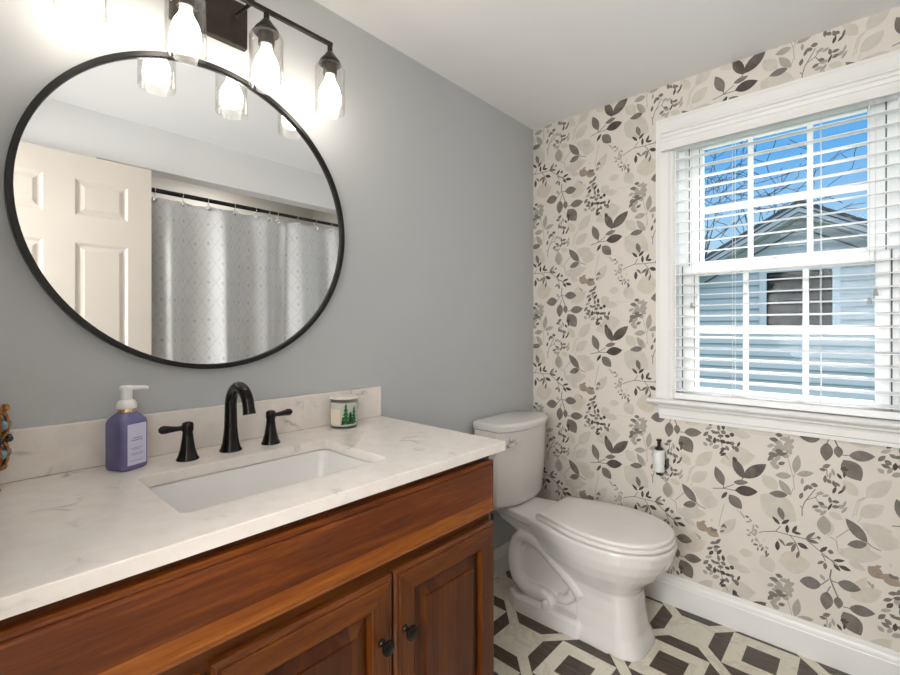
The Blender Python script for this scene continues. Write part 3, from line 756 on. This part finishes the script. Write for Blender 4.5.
# ------------------------------------------------------------------ candle jar
kx, ky = -1.243, -.072
cj = thing('candle_jar', 'glass candle jar printed with green fir trees, right of the faucet', 'candle', (kx, ky, CZ))
bm = B(); lathe(bm, [(.040, 0), (.0435, .002), (.0445, .008), (.0445, .088), (.0438, .0915), (.0425, .0915), (.0418, .088), (.0418, .010), (.040, .006), (0.001, .006)], (kx, ky, CZ), n=40); obj('glass_jar', bm, 'jar_glass', cj, smooth=True, auto=40)
bm = B(); lathe(bm, [(.0385, .0065), (.0412, .009), (.0412, .078), (.039, .080), (.001, .079)], (kx, ky, CZ), n=40); obj('wax', bm, 'wax', cj, smooth=True, auto=40)
bm = B(); lathe(bm, [(.0425, .0918), (.0452, .0925), (.0452, .096), (.043, .0975), (.001, .0978)], (kx, ky, CZ), n=40); obj('lid', bm, 'wax', cj, smooth=True, auto=40)
base_a = math.atan2(CAM[1]-ky, CAM[0]-kx)
def onjar(a, z, off): r_ = .0446+off; return (kx+r_*cos(base_a+a), ky+r_*sin(base_a+a), CZ+z)
def jarpatch(bm, polys, off):
    for p in polys:
        loft(bm, [[onjar(a, z, off) for a, z in p], [onjar(a, z, off+.0003) for a, z in p]])
bm = B(); st_ = [[(-1.15+i*.15, .012), (-1.15+(i+1)*.15, .012), (-1.15+(i+1)*.15, .062), (-1.15+i*.15, .062)] for i in range(6)]
jarpatch(bm, st_, .0001); obj('paper_label', bm, 'label_cream', cj)
bm = B()
def fir(a, z0_, h, w):
    P_ = []
    n_ = 5
    for i in range(n_):
        zb = z0_+h*i/n_; zt = zb+h/n_*1.5; ww = w*(1-i/n_*.85)
        P_.append([(a-ww, zb), (a+ww, zb), (a, min(zt, z0_+h))])
    return P_
jarpatch(bm, fir(.12, .016, .066, .30)+fir(.75, .016, .055, .30), .0004); obj('fir_print', bm, 'print_green', cj)
bm = B(); jarpatch(bm, fir(.45, .014, .040, .36)+fir(-.08, .014, .026, .16), .0008); obj('fir_print', bm, 'print_darkgreen', cj)

# ------------------------------------------------------------------ jewelled holder at the left edge
jx, jy = -2.058, -.078
jh = thing('jewelled_holder', 'ornate bronze filigree holder set with blue stones, cut by the left picture edge', 'ornament', (jx, jy, CZ))
bm = B(); lathe(bm, [(.024, 0), (.026, .003), (.024, .007), (.012, .011), (.007, .018), (.006, .030), (.012, .042), (.024, .047), (.004, .049)], (jx, jy, CZ), n=28); obj('foot', bm, 'antique_bronze', jh, smooth=True, auto=40)
bm = B()
for k in range(10):
    a = 2*pi*k/10
    for zc_, rz in ((.075, .026), (.130, .026)):
        c_ = Vector((jx+.032*cos(a), jy+.032*sin(a), CZ+zc_)); tg = Vector((-sin(a), cos(a), 0))
        pts = [c_+tg*.0098*cos(2*pi*i/14)+Vector((0, 0, rz*sin(2*pi*i/14)))+Vector((cos(a), sin(a), 0))*.003*cos(4*pi*i/14) for i in range(14)]
        tube(bm, pts, .0030, 6, closed=True)
for zc_ in (.048, .1025, .157):
    tube(bm, [(jx+.032*cos(2*pi*i/28), jy+.032*sin(2*pi*i/28), CZ+zc_) for i in range(28)], .0032, 6, closed=True)
for k in range(10):
    a = 2*pi*(k+.5)/10; ball(bm, (jx+.034*cos(a), jy+.034*sin(a), CZ+.163), .006, 8, 6)
obj('filigree', bm, 'antique_bronze', jh, smooth=True, auto=50)
for k in range(10):
    a = 2*pi*k/10
    for gz in (.075, .130):
        bm = B(); ball(bm, (jx+.0335*cos(a), jy+.0335*sin(a), CZ+gz), .008, 10, 7, sx=.9, sy=.9, sz=1.25); obj('gem', bm, 'gem_blue', jh, smooth=True)
for k in range(10):
    a = 2*pi*(k+.5)/10; bm = B(); ball(bm, (jx+.038*cos(a), jy+.038*sin(a), CZ+.1025), .0065, 8, 6); obj('bead', bm, 'gem_dark', jh, smooth=True)

# ------------------------------------------------------------------ round mirror
MX, MZ, MR = -1.6174, 1.4871, .4072
mi = thing('round_mirror', 'large round black-framed mirror on the grey wall above the sink', 'mirror', (MX, -.001, MZ))
bm = B(); lathe(bm, [(.396, 0.003), (.396, .0205)], (MX, 0, MZ), (0, -1, 0), 128); obj('mirror_glass', bm, 'mirror_silver', mi)
bm = B(); prof_ = [(.3945, .0012), (.3945, .0285), (.3955, .0300), (.4060, .0300), (.4072, .0285), (.4072, .0012)]
rings = []
n = 128
for i in range(n):
    a = 2*pi*i/n; rings.append([(MX+r*cos(a), -h, MZ+r*sin(a)) for r, h in prof_])
R_ = [[bm.verts.new(p) for p in r] for r in rings]
for i in range(n):
    a, b_ = R_[i], R_[(i+1) % n]
    for k in range(6): bm.faces.new((a[k], a[(k+1) % 6], b_[(k+1) % 6], b_[k]))
obj('mirror_frame', bm, 'black_metal', mi, smooth=True, auto=35)

# ------------------------------------------------------------------ vanity light
LY, LZ = -.133, 2.036
vl = thing('vanity_light', 'four-light bar fixture with clear glass shades above the mirror', 'light fixture', (-1.627, 0, 2.04))
bm = B(); box(bm, -1.723, -1.531, -.022, -.0012, 1.977, 2.10); obj('backplate', bm, 'fixture_bronze', vl, bevel=.002)
for ax_ in (-1.565, -1.689):
    bm = B(); tube(bm, [(ax_, -.0225, 2.058), (ax_, -.135, 2.040), (ax_, LY, 2.036)], .0052, 12); lathe(bm, [(.008, 0), (.008, .004), (.006, .006)], (ax_, -.0221, 2.058), (0, -1, 0), 16); obj('arm', bm, 'fixture_bronze', vl, smooth=True, auto=40)
bm = B(); box(bm, -1.927, -1.3275, LY-.0055, LY+.0055, LZ-.0055, LZ+.0055); obj('crossbar', bm, 'fixture_bronze', vl, bevel=.001)
for lx in (-1.9195, -1.7245, -1.5295, -1.3345):
    bm = B(); lathe(bm, [(.0075, 2.029), (.0075, 2.012), (.012, 2.008), (.020, 1.996), (.0285, 1.986), (.0325, 1.978), (.0325, 1.9745), (.002, 1.9745)], (lx, LY, 0), n=32)
    h_ = obj('socket_cup', bm, 'fixture_bronze', vl, smooth=True, auto=40)
    bm = B(); lathe(bm, [(.0205, 1.974), (.0205, 1.945), (.0190, 1.942), (.017, 1.942)], (lx, LY, 0), n=28, cap0=False, cap1=True); obj('socket', bm, 'fixture_bronze', h_, smooth=True, auto=40)
    bm = B(); lathe(bm, [(.0325, 1.972), (.040, 1.968), (.0435, 1.960), (.0437, 1.834), (.0426, 1.8315), (.0412, 1.834), (.0412, 1.959), (.038, 1.966), (.0325, 1.970)], (lx, LY, 0), n=40, cap0=False, cap1=False)
    obj('glass_shade', bm, 'shade_glass', vl, smooth=True, auto=40)
    bm = B(); pr = [(.0125, 1.9415), (.0135, 1.932), (.0175, 1.922), (.0255, 1.908), (.0305, 1.892), (.0315, 1.880), (.0292, 1.867), (.0225, 1.856), (.012, 1.8505), (.0005, 1.849)]
    lathe(bm, pr, (lx, LY, 0), n=28); obj('light_bulb', bm, 'bulb_lit', vl, smooth=True)
# ------------------------------------------------------------------ toilet
TX = -.358
to = thing('toilet', 'white two-piece toilet with closed lid between the vanity and the window wall', 'toilet', (TX, -.40, 0))
def egg(z, yb, yf, wm, wb, ym=None, n=40, pf=2.15, cx=TX):
    """outline from the back edge (half width wb) to the rounded front"""
    if ym is None: ym = yf+(yb-yf)*.46
    half = []
    m = n//2
    for i in range(m+1):
        if i <= m//2:
            s = i/(m//2); y = yb+(ym-yb)*s; w = wb+(wm-wb)*sin(pi/2*s)**1.15 if s > 0 else wb
        else:
            a = pi/2*(i-m//2)/(m-m//2); y = ym-(ym-yf)*sin(a)**(2/pf)*1.0; w = wm*max(0, cos(a))**(2/pf)
        half.append((w, y))
    right = [(cx+w, y, z) for w, y in half]; left = [(cx-w, y, z) for w, y in half[-2::-1]]
    return right+left
def soft(o, vox, it, fac=.5):
    r = o.modifiers.new('remesh', 'REMESH'); r.mode = 'VOXEL'; r.voxel_size = vox; r.use_smooth_shade = True
    s = o.modifiers.new('smooth', 'SMOOTH'); s.factor = fac; s.iterations = it
bm = B()
# bowl and front pedestal column
loft(bm, [egg(.0, -.485, -.728, .124, .128, pf=3.2), egg(.025, -.485, -.722, .119, .126, pf=3.2), egg(.06, -.485, -.708, .110, .110, pf=3.0), egg(.12, -.485, -.697, .104, .104, pf=2.9), egg(.18, -.48, -.692, .104, .103, pf=2.7),
          egg(.21, -.44, -.697, .110, .10, pf=2.5), egg(.24, -.39, -.716, .130, .10, pf=2.3), egg(.28, -.33, -.755, .157, .105), egg(.32, -.31, -.785, .174, .11), egg(.355, -.29, -.803, .183, .12), egg(.385, -.28, -.811, .187, .128), egg(.396, -.28, -.811, .187, .128), egg(.4005, -.28, -.806, .182, .124)])
# rear deck the tank stands on
def deck(z, g): return [(x, y, z) for x, y in ((TX-.085-g, -.060), (TX-.098-g, -.15), (TX-.122-g, -.27), (TX-.155-g*.6, -.40), (TX+.155+g*.6, -.40), (TX+.122+g, -.27), (TX+.098+g, -.15), (TX+.085+g, -.060))]
loft(bm, [deck(.362, -.012), deck(.370, 0), deck(.398, 0), deck(.403, -.005)])
loft(bm, [[(TX-.095, -.40, .25), (TX-.075, -.10, .34), (TX+.075, -.10, .34), (TX+.095, -.40, .25)], [(TX-.14, -.42, .366), (TX-.08, -.09, .366), (TX+.08, -.09, .366), (TX+.14, -.42, .366)]])
# plinth and slab behind the column
def plq(z, g): return [(x, y, z) for x, y in ((TX-.100-g, -.165), (TX-.128-g, -.21), (TX-.128-g, -.50), (TX+.128+g, -.50), (TX+.128+g, -.21), (TX+.100+g, -.165))]
loft(bm, [plq(.0, .004), plq(.018, .002), plq(.048, -.004), plq(.058, -.016)])
box(bm, TX-.066, TX+.066, -.50, -.185, .03, .36)
# moulded trapway on both flanks
for sx in (-1, 1):
    X = TX+sx*.080
    path = [(-.50, .150), (-.462, .185), (-.420, .215), (-.383, .240), (-.345, .268), (-.305, .292), (-.262, .305), (-.222, .298), (-.196, .270), (-.184, .230), (-.182, .190), (-.186, .150), (-.198, .118), (-.222, .095), (-.255, .083), (-.290, .082), (-.325, .085), (-.355, .078), (-.372, .060)]
    tube(bm, [(X, y, z) for y, z in path], [.030]*len(path), 14)
    path = [(-.395, .095), (-.425, .100), (-.447, .120), (-.458, .150), (-.470, .175)]
    tube(bm, [(X-sx*.004, y, z) for y, z in path], .020, 12)
bo = obj('bowl', bm, 'porcelain', to, smooth=True); soft(bo, .004, 3)
for sx in (-1, 1):
    bm = B(); lathe(bm, [(.0145, 0), (.0145, .014), (.0135, .024), (.009, .030), (.0005, .032)], (TX+sx*.116, -.352, .054), n=20); obj('bolt_cap', bm, 'seat_plastic', to, smooth=True, auto=50)
# seat and lid
bm = B(); loft(bm, [egg(.4025, -.330, -.798, .177, .116), egg(.4045, -.326, -.804, .183, .120), egg(.414, -.326, -.807, .185, .122), egg(.4185, -.328, -.804, .182, .120)]); obj('seat', bm, 'seat_plastic', to, smooth=True, auto=60)
bm = B(); loft(bm, [egg(.4205, -.326, -.795, .174, .113), egg(.4225, -.324, -.801, .179, .117), egg(.4335, -.324, -.803, .181, .119), egg(.4372, -.326, -.799, .178, .117), egg(.4385, -.331, -.792, .172, .112), egg(.4392, -.36, -.72, .12, .08)]); obj('lid', bm, 'seat_plastic', to, smooth=True, auto=60)
for sx in (-1, 1):
    bm = B(); tube(bm, [(TX+sx*.055, -.318, .414), (TX+sx*.114, -.318, .414)], .0115, 14); obj('seat_hinge', bm, 'seat_plastic', to, smooth=True, auto=50)
# tank with a bowed front
def dsh(z, hw, yb, ys, yf, n=14, r=.018):
    """straight back, short sides, curved front"""
    TX = TANKX; pts = [(TX-hw+r, yb), (TX-hw, yb-r), ]
    pts += [(TX-hw, ys)]
    for i in range(1, n):
        s = i/n; x = -hw+2*hw*s; y = ys-(ys*-1+yf)*-1*0
        y = ys+(yf-ys)*(1-abs(2*s-1)**2.6)
        pts.append((TX+x, y))
    pts += [(TX+hw, ys), (TX+hw, yb-r), (TX+hw-r, yb)]
    return [(x, y, z) for x, y in pts]
TANKX = TX+.027
bm = B(); loft(bm, [dsh(.402, .166, -.030, -.122, -.168), dsh(.409, .178, -.022, -.137, -.184), dsh(.430, .188, -.020, -.143, -.192), dsh(.60, .198, -.018, -.150, -.200), dsh(.740, .203, -.016, -.154, -.205)])
obj('tank', bm, 'porcelain', to, smooth=True, auto=50, bevel=.003)
bm = B(); loft(bm, [dsh(.7405, .196, -.012, -.155, -.207), dsh(.744, .202, -.009, -.160, -.214), dsh(.766, .205, -.007, -.163, -.218), dsh(.7735, .201, -.010, -.158, -.212), dsh(.7755, .193, -.016, -.150, -.202)])
obj('tank_lid', bm, 'porcelain', to, smooth=True, auto=50)
bm = B(); lathe(bm, [(.014, 0), (.014, .004), (.008, .008), (.008, .018), (.011, .020), (.011, .026), (.004, .028)], (-.478, -.1905, .702), (0, -1, 0), 20)
tube(bm, [(-.478, -.213, .702), (-.500, -.216, .700), (-.525, -.217, .697), (-.540, -.217, .696)], [.0058, .0052, .0056, .0064], 12); tube(bm, [(-.478, -.213, .702), (-.455, -.213, .703)], .0052, 12)
obj('flush_lever', bm, 'chrome', to, smooth=True, auto=50)

# ------------------------------------------------------------------ small dispenser hung on the wallpaper
dy, dx0 = -.652, -.036
sp = thing('wall_dispenser', 'small white pump bottle with a black top in a black holder on the wallpaper', 'dispenser', (0, dy, .56))
bm = B(); lathe(bm, [(.018, .569), (.0235, .572), (.0245, .577), (.0245, .655), (.022, .661), (.012, .664)], (dx0, dy, 0), n=28); obj('bottle', bm, 'white_bottle', sp, smooth=True, auto=40)
bm = B(); lathe(bm, [(.0155, .664), (.0165, .666), (.0165, .671), (.011, .675), (.0068, .677), (.0066, .700), (.0105, .702), (.0112, .707), (.008, .7095)], (dx0, dy, 0), n=24); obj('pump', bm, 'black_plastic', sp, smooth=True, auto=40)
bm = B(); box(bm, -.0045, -.0008, dy-.016, dy+.016, .580, .640); tube(bm, [(-.0045, dy-.012, .600), (-.020, dy-.027, .600), (dx0-.004, dy-.0275, .600)], .004, 8)
tube(bm, [(dx0+.0262*cos(radians(a)), dy+.0262*sin(radians(a)), .596) for a in range(-100, 101, 20)], .0016, 6, squash=(1, 1)); lathe(bm, [(.010, .556), (.0115, .558), (.0115, .5688)], (dx0, dy, 0), n=20); tube(bm, [(dx0, dy, .562), (-.012, dy, .566), (-.003, dy, .584)], .004, 8)
box(bm, dx0-.004, -.003, dy-.0315, dy-.0265, .585, .625)
obj('holder', bm, 'black_plastic', sp, smooth=True, auto=40)

# ------------------------------------------------------------------ entry door leaf, folded open against the front wall
LX0, LX1, LYf = -2.125, -1.400, -1.452
dr = sgroup('door_1', ((LX0+LX1)/2, LYf-.0175, .012))
cols = ((-2.022, -1.820), (-1.708, -1.501)); rowsz = ((.22, .80), (.97, 1.590), (1.718, 1.888))
bm = B(); box(bm, LX0, LX1, LYf-.035, LYf-.007, .012, 2.003)
xs = [LX0, cols[0][0], cols[0][1], cols[1][0], cols[1][1], LX1]
for i in (0, 2, 4): box(bm, xs[i], xs[i+1], LYf-.008, LYf, .012, 2.003)
zs = [.012, rowsz[0][0], rowsz[0][1], rowsz[1][0], rowsz[1][1], rowsz[2][0], rowsz[2][1], 2.003]
for i in (0, 2, 4, 6):
    for a, b_ in cols: box(bm, a, b_, LYf-.008, LYf, zs[i], zs[i+1])
obj('leaf', bm, 'door_white', dr)
bm = B()
for a, b_ in cols:
    for c_, d_ in rowsz: rect_rings(bm, a, b_, c_, d_, LYf-.008, [(0, .008), (.004, .006), (.012, .001), (.018, .0005), (.034, .0055), (.036, .006)], sgn=1)
obj('door_panels', bm, 'door_white', dr)
bm = B(); lathe(bm, [(.032, 0), (.032, .004), (.012, .008), (.011, .030), (.020, .036), (.027, .046), (.026, .058), (.016, .066), (.0005, .068)], (LX1-.06, LYf+.0003, .95), (0, 1, 0), 24); obj('door_handle', bm, 'bronze_black', dr, smooth=True, auto=50)

# ------------------------------------------------------------------ shower curtain, its rod and rings (seen in the mirror)
RY, RZ = -1.510, 1.918
rod = thing('curtain_rod', 'straight black shower curtain rod seen in the mirror', 'curtain rod', (-.76, RY, RZ))
bm = B(); tube(bm, [(-1.615, RY, RZ), (-.80, RY, RZ)], .0125, 16); obj('thick_tube', bm, 'black_metal', rod, smooth=True, auto=40)
bm = B(); tube(bm, [(-.80, RY, RZ), (-.004, RY, RZ)], .0105, 16); obj('thin_tube', bm, 'black_metal', rod, smooth=True, auto=40)
for x_, s_ in ((-1.618, 1), (-.001, -1)):
    bm = B(); lathe(bm, [(.026, 0), (.026, .004), (.015, .012)], (x_, RY, RZ), (s_, 0, 0), 20); obj('end_flange', bm, 'black_metal', rod, smooth=True, auto=40)
HK = [-1.500, -1.371, -1.237, -1.107, -.959, -.832, -.747, -.691, -.554, -.418, -.298, -.175, -.07]
def foldy(x):
    """fold depth of the cloth at a place along the rod"""
    f = .034*sin(2*pi*(x+1.37)/.265)+.012*sin(2*pi*(x+.3)/.148+.6)+.010*sin(2*pi*x/.61)
    f += .030*math.exp(-((x+.93)/.030)**2)-.022*math.exp(-((x+.86)/.035)**2)+.030*math.exp(-((x+.64)/.022)**2)-.028*math.exp(-((x+.73)/.035)**2)
    return f
bm = B(); NXc, NZc = 300, 34; uvl = bm.loops.layers.uv.new('UVMap')
cx0, cx1 = -1.560, -.030
g = []
cloth_top = 1.884
for j in range(NZc+1):
    row = []
    for i in range(NXc+1):
        x = cx0+(cx1-cx0)*i/NXc
        near = min(abs(x-h) for h in HK)
        sag = min(.012, near*.16) if j == 0 or True else 0
        z = cloth_top-sag*(1-j/NZc)-(cloth_top-.20)*j/NZc
        amp = .45+.55*min(1, j/7)
        row.append(bm.verts.new((x+.012*sin(x*23+1)*min(1, j/20), RY+.006+foldy(x)*amp*(1+.15*sin(j*.21+x*4)), z)))
    g.append(row)
for j in range(NZc):
    for i in range(NXc):
        f = bm.faces.new((g[j][i], g[j][i+1], g[j+1][i+1], g[j+1][i]))
        for lp, (a, b_) in zip(f.loops, ((i, j), (i+1, j), (i+1, j+1), (i, j+1))):
            lp[uvl].uv = (a/NXc*1.9, 1.70*(1-b_/NZc))
cu = obj('shower_curtain', bm, 'curtain_cloth', smooth=True, loc=(-.77, RY, 1.87))
so_ = cu.modifiers.new('cloth', 'SOLIDIFY'); so_.thickness = .0018; so_.offset = 0
tag(cu, 'pale grey lozenge-patterned shower curtain seen in the mirror', 'shower curtain')
ORD = ['leftmost', 'second', 'third', 'fourth', 'fifth', 'sixth', 'seventh', 'eighth', 'ninth', 'tenth', 'eleventh', 'twelfth']
for i, h in enumerate(HK[1:-2]):
    r_ = thing('curtain_ring', '%s metal curtain ring from the white door, seen in the mirror' % ORD[i], 'curtain ring', (h, RY, RZ), 'shower curtain rings on the rod')
    yc = RY+.006+foldy(h)*.45
    bm = B(); tube(bm, [(h, RY+.0165*cos(a), RZ+.0165*sin(a)-.003) for a in [2*pi*q/20 for q in range(20)]], .0014, 6, closed=True)
    tube(bm, [(h, RY+.008, RZ-.018), (h, yc+.004, RZ-.040), (h, yc+.0105, cloth_top-.012)], .0014, 6)
    obj('wire', bm, 'chrome', r_, smooth=True)
    bm = B(); lathe(bm, [(.003, 0), (.0135, .001), (.0145, .004), (.010, .007), (.0005, .008)], (h, yc+.010, cloth_top-.014), (0, 1, 0), 18); obj('button', bm, 'chrome', r_, smooth=True, auto=50)
